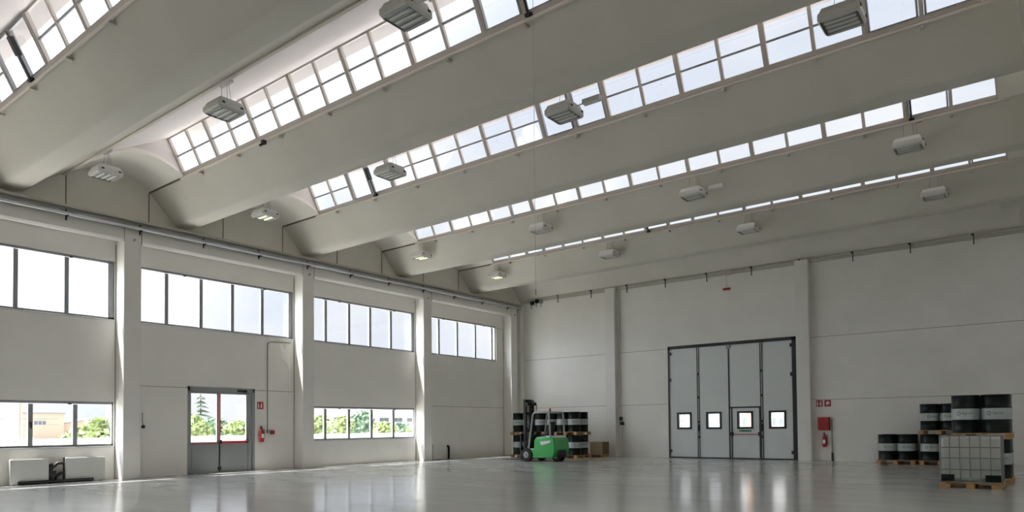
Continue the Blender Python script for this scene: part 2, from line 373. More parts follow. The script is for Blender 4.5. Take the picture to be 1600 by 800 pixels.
# cove closing the last half bay against the door wall
c = MB().sheet([(-2.29, 8.58), (-1.8, 8.70), (-1.2, 8.66), (-0.7, 8.46), (-0.35, 8.18), (-0.05, 7.80), (0.10, 7.66)], 0, BX0, BX1, 0.08).build('ceiling', M['infill'], smooth=True)
tag(c, 'curved concrete cove above the folding door wall', 'ceiling', kind=S)
inf = MB()
for k, T in enumerate(TIPS):
    Tn = TIPS[k + 1] if k + 1 < len(TIPS) else YB - 1
    ya, yb = Tn + 0.98, T - 1.33
    if k + 1 >= len(TIPS): ya = YB; 
    # infill gable of this bay
    top = arc(ya, yb, 8.58, 8.64, 0.40)
    g = MB().prism([(Tn - 0.3 if k + 1 < len(TIPS) else YB, 7.45), (T - 0.3, 7.45), (T - 0.3, 8.5)] + [(p[0], p[1] + 0.02) for p in reversed(top)] + [(Tn - 0.3 if k + 1 < len(TIPS) else YB, 8.5)], 0, -0.62, -0.28).build('wall_left_gable', M['infill']); tag(g, 'end wall panel under the vault beside the %s beam from the door wall' % ORD[k], 'wall', kind=S)
    MB().box(-0.28, -0.27, yb - 0.03, yb - 0.005, 7.5, 8.62).box(-0.28, -0.27, ya + 0.01, ya + 0.035, 7.5, 8.58).build('joint', M['joint'], g)
    if k + 1 >= len(TIPS): break
    memb = MB().sheet([(yb + 0.06, 8.72), (yb + 0.75, 8.45), (yb + 1.60, 8.45), (yb + 2.24, 8.70)], 0, GX0, GX1, 0.02).build('roof_membrane', M['roofmetal']); tag(memb, 'dark roofing gutter on top of the %s beam' % ORD[k], 'roof', kind=S)
    root = thing('ceiling', 'vaulted roof bay with raised north light between the %s and %s beams' % (ORD[k], ORD[k + 1]), 'ceiling', kind=S)
    MB().sheet(top, 0, -0.62, GX0 + 0.03, 0.06).build('vault_panel', M['vault'], root, smooth=True)
    MB().sheet(top, 0, GX1 - 0.03, XR if False else 21.9, 0.06).build('vault_panel', M['vault'], root, smooth=True)
    GT, GZ = yb - 0.44, 9.62
    shed = [(ya, 8.60), (ya + 0.5, 8.86), (ya + 1.1, 9.19), (GT + 0.02, GZ + 0.0)]
    MB().sheet(shed, 0, GX0, GX1, 0.08).build('shed_panel', M['shed'], root, smooth=True)
    MB().sheet([(GT + 0.02, GZ), (GT + 0.42, GZ + 0.01)], 0, GX0 - 0.2, GX1 + 0.2, 0.06).build('eave', M['shed'], root)
    for gx in (GX0, GX1):
        tri = top[:-1] + [(yb, 8.66)] + [(GT, GZ)] + shed[::-1][1:-1]
        MB().prism(tri, 0, gx - 0.06, gx).build('gable_panel', M['shed'], root)
        # rib along the edge of the low vault
    MB().box(BX0, GX0 - 0.05, yb - 0.012, yb + 0.012, 8.60, 8.655).build('joint', M['joint'], root)
    MB().box(BX0, GX1, ya - 0.004, ya + 0.016, 8.555, 8.60).build('joint', M['joint'], root)
    MB().box(BX0, GX1, ya - 0.07, ya - 0.004, 8.50, 8.59).build('lip', M['rail'], root)
    MB().sheet([(p[0], p[1] - 0.045) for p in top], 0, GX0 - 0.02, GX0 + 0.05, 0.05).build('rib', M['vault'], root, smooth=True)
MB().prism([(TIPS[0] - 0.35, 7.45), (0.0, 7.45), (0.0, 8.2), (-0.6, 8.55), (-1.5, 8.75), (-2.4, 8.6), (TIPS[0] - 0.35, 8.5)], 0, -0.62, -0.28).build('wall_left_gable', M['infill']); tag(COL.objects[-1], 'end wall panel in the corner under the cove', 'wall', kind=S)
# second nave: girder and flat soffit
gd = MB().box(21.28, 21.75, YB, 0, 7.55, 8.75).build('ceiling_beam', M['beam']); tag(gd, 'long girder carrying the ends of the winged beams', 'beam', kind=S)
sf = MB().box(21.75, 24.0, YB, 0.25, 8.7, 8.8).box(24.9, XR, YB, 0.25, 8.7, 8.8).box(24.0, 24.9, -5, 0.25, 8.7, 8.8).box(24.0, 24.9, YB, -32, 8.7, 8.8).build('ceiling', M['beam']); tag(sf, 'flat soffit of the second nave', 'ceiling', kind=S)

sk = thing('window_18', 'added unseen skylight over the second nave, fill light for the far wall', 'window', kind=S)  # added skylight, out of view, put in to brighten the far wall
MB().box(24.0, 24.9, -32, -5, 8.74, 8.76).build('pane', M['milky'], sk)
fr = MB()
for i in range(10): fr.box(24.0, 24.9, -32 + i * 2.99, -31.93 + i * 2.99, 8.70, 8.80)
fr.build('frame', M['alu'], sk)
# ---- clerestory strips
def clere(k, win_no, openers, detail):
    T = TIPS[k]; yb = T - 1.33
    G0, Z0 = yb + 0.03, 8.67; G1, Z1 = yb - 0.44, 9.62
    L = math.hypot(G1 - G0, Z1 - Z0); ty, tz = (G1 - G0) / L, (Z1 - Z0) / L; ny, nz2 = -tz, ty     # t up the pane, n towards the hall
    if ny > 0: ny, nz2 = -ny, -nz2
    def bar(mb, x0, x1, t0, t1, n0, n1):
        pts = [(G0 + ty * a + ny * c_, Z0 + tz * a + nz2 * c_) for a, c_ in ((t0, n0), (t1, n0), (t1, n1), (t0, n1))]
        return mb.prism(pts, 0, x0, x1)
    root = thing('window_%d' % win_no, 'long tilted roof light strip above the %s beam from the folding door wall' % ORD[k], 'window', kind=S)
    f = MB(); bar(f, GX0, GX1, 0.0, 0.10, -0.03, 0.05); bar(f, GX0, GX1, L - 0.05, L, -0.03, 0.03)
    bar(f, GX0, GX0 + 0.06, 0, L, -0.03, 0.05); bar(f, GX1 - 0.06, GX1, 0, L, -0.03, 0.05); f.build('frame', M['clere'], root)
    g = MB()
    bar(g, GX0 + 0.05, GX1 - 0.05, 0.06, L - 0.03, 0.0, 0.006); g.build('pane', M['glass'], root)
    for i in range(1, NP):
        x = GX0 + i * GP
        w_ = 0.055 if i % 2 == 0 else 0.036
        m = MB(); bar(m, x - w_, x + w_, 0.02, L - 0.02, -0.03, 0.045 if i % 2 == 0 else 0.03)
        if i % 2 == 0: bar(m, x - 0.012, x + 0.012, 0.05, L - 0.03, 0.045, 0.06)
        m.build('mullion', M['clere'], root)
        if not detail and i > 4: continue
    bars = [i for i in range(NP) if i not in openers]
    for i in bars:
        x = GX0 + i * GP
        m = MB(); bar(m, x + 0.03, x + GP - 0.03, L * 0.5 - 0.022, L * 0.5 + 0.022, -0.015, 0.02); m.build('glazing_bar', M['alu'], root)
    for i in openers:
        x = GX0 + i * GP
        m = MB(); bar(m, x + 0.05, x + 0.085, 0.08, L - 0.04, -0.02, 0.05); bar(m, x + GP - 0.085, x + GP - 0.05, 0.08, L - 0.04, -0.02, 0.05)
        bar(m, x + 0.05, x + GP - 0.05, 0.08, 0.11, -0.02, 0.05); bar(m, x + 0.05, x + GP - 0.05, L - 0.08, L - 0.04, -0.02, 0.05)
        m.build('sash', M['alu'], root)
    if openers:
        # window motor standing beside the middle of the opening pair
        x = GX0 + openers[1] * GP + 0.12
        m = MB(); bar(m, x - 0.05, x + 0.05, 0.50, 0.86, 0.05, 0.15); bar(m, x - 0.02, x + 0.02, 0.05, 0.55, 0.08, 0.11); bar(m, x - 0.05, x + 0.06, 0.0, 0.06, 0.05, 0.15)
        m.build('actuator', M['darkmetal'], root)
    r = MB().tube([(BX0 + 2.0, yb - 0.03, 8.60), (BX1 - 0.3, yb - 0.03, 8.60)], 0.03, 8).build('rail', M['rail'], root, smooth=True)
    for i in range(0, NP, 2):
        x = GX0 + (i + 1.0) * GP
        MB().box(x - 0.03, x + 0.03, yb - 0.05, yb + 0.06, 8.51, 8.56).build('clip', M['tray'], root)
    return root
clere(4, 5, [2, 3], True); clere(3, 6, [12, 13], True); clere(2, 7, [2, 3, 10, 11, 18, 19], True)
clere(1, 8, [5, 18], True); clere(0, 9, [2, 8, 19], True)
clere(5, 10, [], False); clere(6, 11, [], False)
# the whole roof falls slightly towards the window wall
for o in list(COL.objects):
    if o.type == 'MESH':
        t_ = o
        while t_.parent: t_ = t_.parent
        if t_.name.split('.')[0] in ('ceiling', 'ceiling_beam', 'roof_membrane') or (t_.name.startswith('window_')):
            for v in o.data.vertices: v.co.z += 0.0068 * max(0.0, v.co.x)

# small black sensor on the rail of the fourth beam's strip
s_ = MB().box(-0.05, 0.05, -0.06, 0.04, -0.05, 0.04).tube([(0, 0, -0.03), (-0.06, -0.09, -0.10)], 0.03, 8).build('motion_sensor', M['black'], loc=(5.95, TIPS[3] - 1.40, 8.57))
tag(s_, 'small black sensor under the roof light of the fourth beam', 'sensor')

# ------------------------------------------------------------------ windows of the left wall
def wall_window(no, y0, y1, z0, z1, mull, label, wide_end=0.16, handles=()):
    root = thing('window_%d' % no, label, 'window', kind=S)
    xa, xb = -0.645, -0.57
    f = MB().box(xa, xb, y0, y1, z1 - 0.07, z1).box(xa, xb, y0, y1, z0, z0 + 0.06).box(xa, xb, y0, y0 + 0.06, z0, z1).box(xa, xb, y1 - wide_end, y1, z0, z1)
    f.box(xa, xb + 0.02, y0, y1, z1 - 0.05, z1 - 0.02).build('frame', M['alu'], root)
    for y in mull: MB().box(xa, xb + 0.01, y - 0.055, y + 0.055, z0 + 0.05, z1 - 0.09).build('mullion', M['alu'], root)
    MB().box(-0.62, -0.614, y0 + 0.05, y1 - 0.05, z0 + 0.05, z1 - 0.08).build('pane', M['glass'], root)
    MB().box(-0.645, RX + 0.012, y0 - 0.01, y1 + 0.01, z0 - 0.035, z0).build('sill', M['sill'], root, bevel=0.006)
    for y in handles:
        MB().box(xb + 0.01, xb + 0.035, y - 0.02, y + 0.02, (z0 + z1) / 2 - 0.06, (z0 + z1) / 2 + 0.06).box(xb + 0.035, xb + 0.06, y - 0.015, y + 0.015, (z0 + z1) / 2 - 0.12, (z0 + z1) / 2).build('handle', M['black'], root)
    for y in ((y0 + y1) / 2 - 1.2, (y0 + y1) / 2 + 1.6):
        MB().box(xb, xb + 0.03, y - 0.04, y + 0.04, z1 - 0.09, z1 - 0.055).build('latch', M['black'], root)
    return root
wall_window(1, *up_y[0], *UPZ, [-5.62, -4.41, -3.15, -1.93], 'upper window next to the corner with the forklift, four wide panes', 0.05)
wall_window(2, *up_y[1], *UPZ, [-11.7, -10.6, -9.55, -8.45], 'upper window directly over the low window of five panes')
wall_window(3, *up_y[2], *UPZ, [-17.63, -16.53, -15.45, -14.35], 'upper window directly over the glass door')
wall_window(4, *up_y[3], *UPZ, [-23.85, -22.7, -21.57, -20.37], 'upper window over the radiator bay, cut by the photo edge')
wall_window(12, *lo_y[1], *LOZ, [-11.73, -10.62, -9.49, -8.33], 'low window of five panes beyond the extinguisher, hedge outside', 0.04, (-10.62, -9.49))
wall_window(13, *lo_y[3], *LOZ, [-23.9, -22.6, -21.2, -20.13], 'low window above the white radiators, cream building outside', 0.04, (-21.2,))
wall_window(14, *up_y[4], *UPZ, [-29, -28, -26.6], 'upper window out of the frame past the radiator bay')
wall_window(15, *lo_y[4], *LOZ, [-29, -28, -26.6], 'low window out of the frame past the radiator bay')

# ------------------------------------------------------------------ glass double door
d1 = thing('door_1', 'grey double door with glazed upper halves and a red push bar', 'door', kind=S)
f = MB().box(-0.70, -0.50, DY0, DY0 + 0.08, 0, DZ).box(-0.70, -0.50, DY1 - 0.08, DY1, 0, DZ).box(-0.70, -0.50, DY0, DY1, DZ - 0.13, DZ).box(-0.66, -0.55, DY1 - 0.22, DY1 - 0.08, 0, DZ)
f.box(-0.66, -0.50, DY0, DY1, 0, 0.025)
f.build('frame', M['leafgrey'], d1)
for i, (a, b_) in enumerate(((DY0 + 0.08, -15.92), (-15.92, DY1 - 0.22))):
    lf = MB().wall(0, -0.63, -0.57, a + 0.005, b_ - 0.005, 0.02, DZ - 0.13, [(a + 0.06, b_ - 0.06, 1.02, 2.60)]).build('leaf', M['leafgrey'], d1)
    MB().box(-0.605, -0.595, a + 0.05, b_ - 0.05, 1.0, 2.62).build('pane', M['glass'], lf)
    MB().box(-0.57, -0.562, a + 0.08, b_ - 0.08, 0.14, 0.88).build('kick_panel', M['leafgrey'], lf)
    MB().box(-0.57, -0.55, a + 0.06, b_ - 0.06, 0.965, 0.985).build('bead', M['red'], lf)
MB().tube([(-0.50, -15.86, 1.02), (-0.47, -15.80, 1.02), (-0.47, -14.98, 1.02), (-0.50, -14.92, 1.02)], 0.026, 10).build('push_bar', M['red'], d1, smooth=True)
MB().box(-0.57, -0.49, -15.94, -15.84, 0.96, 1.08).box(-0.57, -0.49, -14.98, -14.90, 0.96, 1.08).build('push_bar_bracket', M['black'], d1)
MB().tube([(-0.545, -15.90, 1.05), (-0.545, -15.90, 2.6)], 0.028, 8).build('upper_rod', M['red'], d1, smooth=True)
MB().tube([(-0.545, -15.90, 0.05), (-0.545, -15.90, 1.0)], 0.02, 8).box(-0.57, -0.51, -15.95, -15.85, 0.1, 0.2).build('lower_rod', M['black'], d1)
MB().box(-0.57, -0.48, -15.3, -14.95, DZ - 0.13, DZ - 0.06).tube([(-0.50, -15.1, DZ - 0.15), (-0.45, -14.9, DZ - 0.16)], 0.014, 8).build('door_closer', M['black'], d1)

# ------------------------------------------------------------------ folding door
d2 = thing('door_2', 'tall grey folding door of four leaves in a black frame', 'door', kind=S)
MB().box(BD[0], BD[0] + 0.08, -0.04, 0.14, 0, BD[3]).box(BD[1] - 0.16, BD[1], -0.04, 0.14, 0, BD[3]).box(BD[0], BD[1], -0.04, 0.14, BD[3] - 0.13, BD[3]).build('frame', M['doordark'], d2)
MB().box(BD[0], BD[1], -0.02, 0.12, 0.0, 0.05).build('threshold', M['doordark'], d2)
LX = [8.06, 9.365, 10.725, 12.085, 13.33]
WX = [(8.36, 9.04), (9.70, 10.38), (11.05, 11.72), (12.36, 13.05)]
for i in range(4):
    a, b_ = LX[i], LX[i + 1]; wa, wb_ = WX[i]
    lf = MB().wall(1, 0.0, 0.07, a + 0.03, b_ - 0.03, 0.05, BD[3] - 0.13, [(wa + 0.05, wb_ - 0.05, 1.29, 1.92)]).build('leaf', M['doorgrey'], d2)
    MB().wall(1, -0.025, 0.08, wa, wb_, 1.24, 1.97, [(wa + 0.085, wb_ - 0.085, 1.325, 1.885)]).build('window_frame', M['doordark'], lf)
    MB().box(wa + 0.05, wb_ - 0.05, 0.03, 0.036, 1.29, 1.92).build('pane', M['glass'], lf)
for i, x in enumerate(LX[1:4]):
    if i == 1: MB().box(x - 0.03, x + 0.03, -0.015, 0.06, 0.05, BD[3] - 0.12).build('gasket', M['doordark'], d2)
    else:
        for s2 in (-0.04, 0.04): MB().box(x + s2 - 0.018, x + s2 + 0.018, -0.015, 0.06, 0.05, BD[3] - 0.12).build('gasket', M['doordark'], d2)
        MB().box(x - 0.02, x + 0.02, 0.0, 0.05, 0.05, BD[3] - 0.12).build('hinge_strip', M['doorgrey'], d2)
        for z in (0.9, 1.55, 2.6, 3.6): MB().box(x - 0.03, x + 0.03, -0.045, 0, z - 0.05, z + 0.05).build('hinge', M['doordark'], d2)
        MB().box(x - 0.035, x + 0.035, -0.06, 0, 1.15, 1.45).tube([(x, -0.07, 1.2), (x, -0.09, 1.3), (x, -0.07, 1.4)], 0.015, 8).build('handle', M['doordark'], d2)
for x in (BD[0] + 0.1, BD[1] - 0.19):
    for z in (0.3, 3.4, 4.55): MB().box(x - 0.05, x + 0.05, -0.05, 0, z - 0.07, z + 0.07).build('roller', M['doordark'], d2)
MB().box(10.64, 10.81, -0.07, 0.0, 4.60, 4.76).build('guide', M['alu'], d2)
# wicket door inside the third leaf
MB().box(10.76, 12.03, -0.02, 0.0, 2.10, 2.16).box(10.80, 10.85, -0.02, 0, 0.06, 2.12).box(11.97, 12.02, -0.02, 0, 0.06, 2.12).build('wicket_frame', M['doordark'], d2)
MB().tube([(10.83, -0.08, 1.02), (12.0, -0.08, 1.02)], 0.016, 8).build('panic_bar', M['red'], d2, smooth=True)
for x in (10.82, 12.0): MB().box(x - 0.06, x + 0.06, -0.09, 0, 0.95, 1.11).build('panic_bar_bracket', M['black'], d2)
sg = MB().box(11.12, 11.66, -0.008, 0, 1.10, 1.21).build('exit_sign', M['white'], d2)
a1 = MB()
for x0, d_ in ((11.13, 1), (11.65, -1)):
    a1.prism([(x0, 1.20), (x0 + d_ * 0.13, 1.20), (x0 + d_ * 0.05, 1.16), (x0 + d_ * 0.05, 1.11), (x0, 1.11)], 1, -0.012, -0.008)
a1.box(11.26, 11.52, -0.012, -0.008, 1.13, 1.19); a1.build('arrow', M['signgreen'], sg)
MB().box(11.2, 11.58, -0.010, -0.008, 1.12, 1.2).build('field', M['signgreen'], sg)

# ------------------------------------------------------------------ services along the walls
o = MB().tube([(0.13, YB + 0.1, 7.36), (0.13, -0.45, 7.36)], 0.05, 14).build('steel_pipe', M['steel'], smooth=True)
tag(o, 'long bright steel pipe running along the top of the window wall', 'pipe')
o = thing('cable_tray', 'grey cable tray running above the steel pipe on the window wall', 'cable tray')
MB().box(0.006, 0.20, YB + 0.1, -0.35, 7.50, 7.515).box(0.19, 0.20, YB + 0.1, -0.35, 7.50, 7.585).box(0.006, 0.014, YB + 0.1, -0.35, 7.50, 7.60).build('tray', M['tray'], o)
for i in range(15):
    y = -1.4 - i * 1.92
    if y < -23: break
    MB().box(0.006, 0.17, y - 0.015, y + 0.015, 7.28, 7.31).box(0.006, 0.02, y - 0.015, y + 0.015, 7.22, 7.5).prism([(0.006, 7.19), (0.05, 7.28), (0.006, 7.28)], 1, y - 0.015, y + 0.015).build('bracket', M['darkmetal'], o)
o = thing('ceiling_rail', 'slim rail with hanging brackets along the top of the folding door wall', 'rail')
MB().box(0.3, 20.9, -0.13, -0.10, 7.84, 7.88).build('rail', M['tray'], o)
for i in range(10):
    x = 2.16 + 1.925 * i
    MB().box(x - 0.05, x + 0.03, -0.15, -0.10, 7.82, 7.88).box(x, x + 0.03, -0.14, -0.11, 7.50, 7.84).build('bracket', M['darkmetal'], o)
o = thing('alarm_light', 'small dark red alarm light hanging on a rod above the folding door', 'alarm light', (10.79, -0.3, 7.0))
MB().box(-0.13, 0.17, -0.05, 0.05, 0, 0.09).build('housing', M['redbox'], o, bevel=0.01)
MB().tube([(0.01, 0, 0.09), (0.01, 0, 0.80), (0.01, 0.19, 0.80)], 0.012, 8).box(0.0, 0.24, -0.03, 0.03, 0.62, 0.78).build('rod', M['tray'], o)
o = thing('junction_box', 'cluster of small boxes and conduit bends high in the corner', 'junction box', (0.55, -0.16, 7.55))
for i, (x, z, w_) in enumerate(((0, 0, 0.16), (0.3, 0.06, 0.14), (0.58, 0.03, 0.12))):
    MB().box(x, x + w_, -0.08, 0.06, z, z + 0.18).tube([(x + 0.05, -0.02, z), (x + 0.05, -0.04, z - 0.14), (x + 0.09, -0.06, z - 0.2)], 0.018, 8).build('box', M['darkmetal' if i != 2 else 'alu'], o)
# conduit with sockets beside the glass door
o = thing('conduit', 'thin conduit dropping from the upper window to small sockets beside the extinguisher', 'conduit', (RX + 0.02, -14.18, 0))
MB().tube([(0, 0.9, 4.53), (0, 0.12, 4.49), (0, 0.02, 4.45), (0, 0, 4.35), (0, 0, 1.40)], 0.018, 8).build('pipe', M['seam'], o, smooth=True)
MB().box(-0.01, 0.07, -0.04, 0.07, 1.28, 1.40).build('socket', M['alu'], o, bevel=0.008)
MB().box(-0.01, 0.09, 0.09, 0.22, 1.24, 1.38).build('socket', M['redbox'], o, bevel=0.008)
o = thing('wall_hook', 'small dark latch with cord on the bare wall next to the glass door', 'latch', (RX, -18.33, 1.5))
MB().lathe([(0.05, 0), (0.05, 0.05), (0.03, 0.07)], (0, 0, 0.03), 14, 0).build('knob', M['darkmetal'], o, smooth=True)
MB().tube([(0.03, 0, 0.05), (0.03, -0.03, 0.2), (0.03, -0.03, 0.45)], 0.008, 6).build('cord', M['darkmetal'], o)
o = thing('switch_box', 'dark switch boxes with cable drops on the pillar side near the crate', 'switch box', (5.60, -0.02, 1.45))
MB().box(-0.07, 0.05, -0.09, 0.02, 0.2, 0.38).build('box', M['black'], o, bevel=0.01)
MB().box(-0.03, 0.13, -0.12, 0.02, 0.0, 0.15).build('socket', M['darkmetal'], o, bevel=0.01)
MB().tube([(0, -0.03, 0.38), (0, -0.03, 6.2)], 0.015, 8).tube([(0.05, -0.03, 0), (0.05, -0.03, -1.4)], 0.012, 8).build('pipe', M['tray'], o, smooth=True)
o = thing('pull_cord', 'thin grey cord hanging from the fifth roof beam', 'cord', (15.93, TIPS[4] + 1.0, 3.3))
MB().tube([(0, 0, 0), (0, 0, 5.3)], 0.003, 6).build('cord', M['clere'], o)
MB().lathe([(0.004, 0), (0.008, -0.02), (0.008, -0.07), (0.004, -0.09)], (0, 0, 0), 10).build('grip', M['seam'], o, smooth=True)

def sign(name, label, loc, facing, kindp):
    o = thing(name, label, 'sign', loc)
    if facing == 'x': o.rotation_euler = (0, 0, PI / 2)
    MB().box(0, 0.235, -0.006, 0, 0, 0.25).build('plate', M['red'], o)
    w = MB()
    if kindp == 0:    # extinguisher pictogram and arrow bar
        w.box(0.03, 0.07, -0.009, -0.006, 0.03, 0.20).prism([(0.125, 0.04), (0.185, 0.04), (0.185, 0.15), (0.165, 0.19), (0.145, 0.19), (0.125, 0.15)], 1, -0.009, -0.006).box(0.15, 0.21, -0.009, -0.006, 0.195, 0.21)
    else:             # hose reel pictogram
        w.prism([(0.12 + 0.065 * math.cos(i * PI / 8), 0.14 + 0.065 * math.sin(i * PI / 8)) for i in range(16)], 1, -0.009, -0.006).prism([(0.06, 0.05), (0.10, 0.05), (0.13, 0.11), (0.07, 0.12)], 1, -0.009, -0.006)
    w.build('pictogram', M['white'], o)
    return o
sign('fire_sign', 'red extinguisher sign on the wall beside the glass door', (RX, -14.57, 2.12), 'x', 0)
sign('fire_sign', 'red extinguisher sign, nearer the pillar, above the red hose box', (14.20, 0, 2.08), 'y', 0)
sign('fire_sign', 'red hose sign with round pictogram, farther from the pillar, above the red hose box', (14.50, 0, 2.08), 'y', 1)

def extinguisher(label, loc, rz):
    o = thing('fire_extinguisher', label, 'fire extinguisher', loc, rz)
    MB().lathe([(0.05, 0.0), (0.078, 0.01), (0.078, 0.34), (0.065, 0.39), (0.035, 0.42), (0.028, 0.44)], (0, -0.1, 0), 20).build('cylinder', M['red'], o, smooth=True)
    MB().box(-0.02, 0.02, -0.13, -0.07, 0.43, 0.47).prism([(-0.13, 0.48), (-0.06, 0.47), (0.0, 0.50), (-0.12, 0.53)], 0, -0.012, 0.012).build('valve', M['black'], o)
    MB().tube([(0.03, -0.1, 0.455), (0.10, -0.1, 0.44), (0.105, -0.1, 0.30), (0.09, -0.1, 0.1)], 0.011, 8).build('hose', M['black'], o, smooth=True)
    MB().box(-0.05, 0.05, -0.03, 0.0, 0.2, 0.3).build('wall_bracket', M['darkmetal'], o)
    MB().box(-0.045, 0.045, -0.182, -0.176, 0.14, 0.28).build('label', M['white'], o)
    # carrying loop
    MB().tube([(-0.03, -0.1, 0.45), (-0.06, -0.1, 0.52), (-0.02, -0.1, 0.56), (0.04, -0.1, 0.53)], 0.009, 8).build('handle', M['black'], o, smooth=True)
    return o
extinguisher('red fire extinguisher on the wall beside the glass door', (RX, -14.46, 0.98), PI / 2)
extinguisher('red fire extinguisher hung just below the red hose box', (14.50, 0, 0.53), 0)
o = thing('hose_box', 'square red fire hose box on the wall past the folding door', 'fire hose box', (14.28, 0, 1.17))
MB().box(0, 0.41, -0.17, 0, 0, 0.50).build('cabinet', M['redbox'], o, bevel=0.01)
dd = MB().box(0.02, 0.39, -0.18, -0.17, 0.02, 0.48).build('door', M['redbox'], o)
MB().box(0.34, 0.37, -0.195, -0.18, 0.22, 0.28).build('handle', M['black'], dd)
o = thing('drain_pipe', 'thin dark pipe running down from the red hose box to the floor', 'pipe', (14.76, -0.05, 0))
MB().tube([(0, 0, 0.0), (0, 0, 1.6)], 0.02, 10).build('pipe', M['seam'], o, smooth=True)
MB().tube([(0, 0, 0.0), (0, 0, 0.32)], 0.036, 10).build('foot', M['black'], o, smooth=True)

# radiators under the low window
for y0, y1, lab in ((-21.72, -20.84, 'white radiator panel under the low window, cut off nearer the photo edge'), (-20.44, -19.45, 'white radiator panel under the low window, nearer the pillar')):
    o = thing('radiator', lab, 'radiator', (-0.42, y0, 0.0))
    MB().box(0, 0.12, 0, y1 - y0, 0.02, 0.68).build('panel', M['radiator'], o, bevel=0.012)
    MB().box(0.02, 0.10, 0.03, y1 - y0 - 0.03, 0.681, 0.70).build('grille', M['sill'], o)
    for y in (0.08, y1 - y0 - 0.12): MB().box(0.02, 0.1, y, y + 0.04, 0, 0.03).build('foot', M['alu'], o)
o = thing('radiator_pipework', 'black curved hoses and valve between the two white radiators', 'pipes', (-0.34, -20.645, 0))
MB().tube([(0, 0.17, 0.02), (0, 0.17, 0.70)], 0.025, 10).build('riser', M['black'], o, smooth=True)
MB().tube([(0, 0.17, 0.55), (0, 0.02, 0.55), (0, -0.05, 0.48), (0, -0.1, 0.42), (0, -0.13, 0.5), (0, -0.15, 0.54)], 0.045, 10).build('hose', M['black'], o, smooth=True)
MB().tube([(0, 0.17, 0.28), (0, 0.08, 0.27), (0, 0.0, 0.20), (0, -0.04, 0.08), (0, -0.08, 0.04)], 0.04, 10).build('hose', M['black'], o, smooth=True)
MB().tube([(0, -0.14, 0.0), (0, -0.14, 0.5)], 0.045, 10).box(-0.05, 0.05, -0.19, -0.03, 0.2, 0.34).build('valve', M['black'], o, smooth=True)
o = MB().tube([(-0.26, -21.55, 0.06), (-0.24, -19.78, 0.06)], 0.045, 12).tube([(-0.26, -21.45, 0), (-0.26, -21.45, 0.06)], 0.02, 8).tube([(-0.24, -19.85, 0), (-0.24, -19.85, 0.06)], 0.02, 8).build('floor_pipe', M['black'], smooth=True)
tag(o, 'long black pipe lying at the foot of the two white radiators', 'pipe')
# capped stubs in the corner bay
o = thing('pipe_stub', 'straight short black pipe standing against the corner bay wall', 'pipe', (-0.42, -6.22, 0))
MB().tube([(0, 0, 0), (0, 0, 0.66)], 0.032, 10).build('pipe', M['black'], o, smooth=True)
o = thing('pipe_stub', 'black pipe with bent top standing against the corner bay wall', 'pipe', (-0.42, -5.17, 0))
MB().tube([(0, 0, 0), (0, 0, 0.50), (0, -0.03, 0.57), (0, -0.09, 0.59)], 0.045, 10).build('pipe', M['black'], o, smooth=True)
o = MB().box(RX, RX + 0.05, -6.16, -5.24, 0.02, 0.68).build('wall_panel', M['wall'], bevel=0.006)
tag(o, 'plain pale panel between the two black pipe stubs', 'panel', kind=S)

# ------------------------------------------------------------------ hanging lamps
def lamp(first=None):
    o = thing('pendant_lamp', '', 'lamp')
    L_, W_ = 0.33, 0.30
    def ring(a, w, z): return [(-a, -w * 0.84, z), (-a * 0.92, -w, z), (a * 0.92, -w, z), (a, -w * 0.84, z), (a, w * 0.84, z), (a * 0.92, w, z), (-a * 0.92, w, z), (-a, w * 0.84, z)]
    rings = [ring(L_ * 0.90, W_ * 0.90, 0.0), ring(L_, W_, 0.04), ring(L_, W_, 0.13), ring(L_ * 0.96, W_ * 0.94, 0.145), ring(L_ * 0.86, W_ * 0.80, 0.235)]
    v = [p for r in rings for p in r]; f = []
    for i in range(len(rings) - 1):
        for j_ in range(8): f.append((i * 8 + j_, i * 8 + (j_ + 1) % 8, (i + 1) * 8 + (j_ + 1) % 8, (i + 1) * 8 + j_))
    f.append(tuple(range(32, 40)))
    m = MB(); m.add(v, f); m.build('housing', M['lampbody'], o)
    MB().box(-0.27, 0.27, -0.24, 0.24, 0.02, 0.03).build('reflector', M['reflector'], o)
    MB().wall(2 if False else 1, -0.25, -0.235, -0.28, 0.28, 0.0, 0.03, []).build('louvre_edge', M['lampbody'], o)
    MB().box(-0.28, 0.28, 0.235, 0.25, 0.0, 0.03).build('louvre_edge', M['lampbody'], o)
    for y in (-0.13, 0.0, 0.13): MB().box(-0.25, 0.25, y - 0.025, y + 0.025, 0.006, 0.022).build('louvre', M['lampbody'], o)
    for y in (-0.19, -0.065, 0.065, 0.19): MB().tube([(-0.24, y, 0.024), (0.24, y, 0.024)], 0.012, 8).build('lamp_tube', M['slot'], o, smooth=True)
    for y in (-0.2, 0.2): MB().box(0.325, 0.345, y - 0.03, y + 0.03, 0.09, 0.125).build('latch', M['black'], o)
    for a_, b_ in (((-0.12, 0, 0.23), (-0.10, 0, 0.66)), ((0.12, 0, 0.23), (0.10, 0, 0.66)), ((0.20, 0.05, 0.19), (0.15, 0, 0.66))): MB().tube([a_, b_], 0.005, 6).build('suspension_wire', M['seam'], o)
    MB().box(-0.16, 0.16, -0.05, 0.06, 0.63, 0.66).box(0.2, 0.3, -0.03, 0.03, 0.60, 0.66).build('mounting_plate', M['alulight'], o)
    return o
LX4 = [1.97, 7.73, 13.26, 18.87]
ROWY = [TIPS[4] + 1.13, TIPS[3] + 1.13, TIPS[1] - 1.30, TIPS[0] - 1.28]
lampA = lamp()
rows = ['fifth roof beam', 'fourth roof beam', 'second roof beam', 'roof beam nearest the door']
cols = ['first from the windows', 'second from the windows', 'third from the windows', 'fourth from the windows']
used = False; placed = []
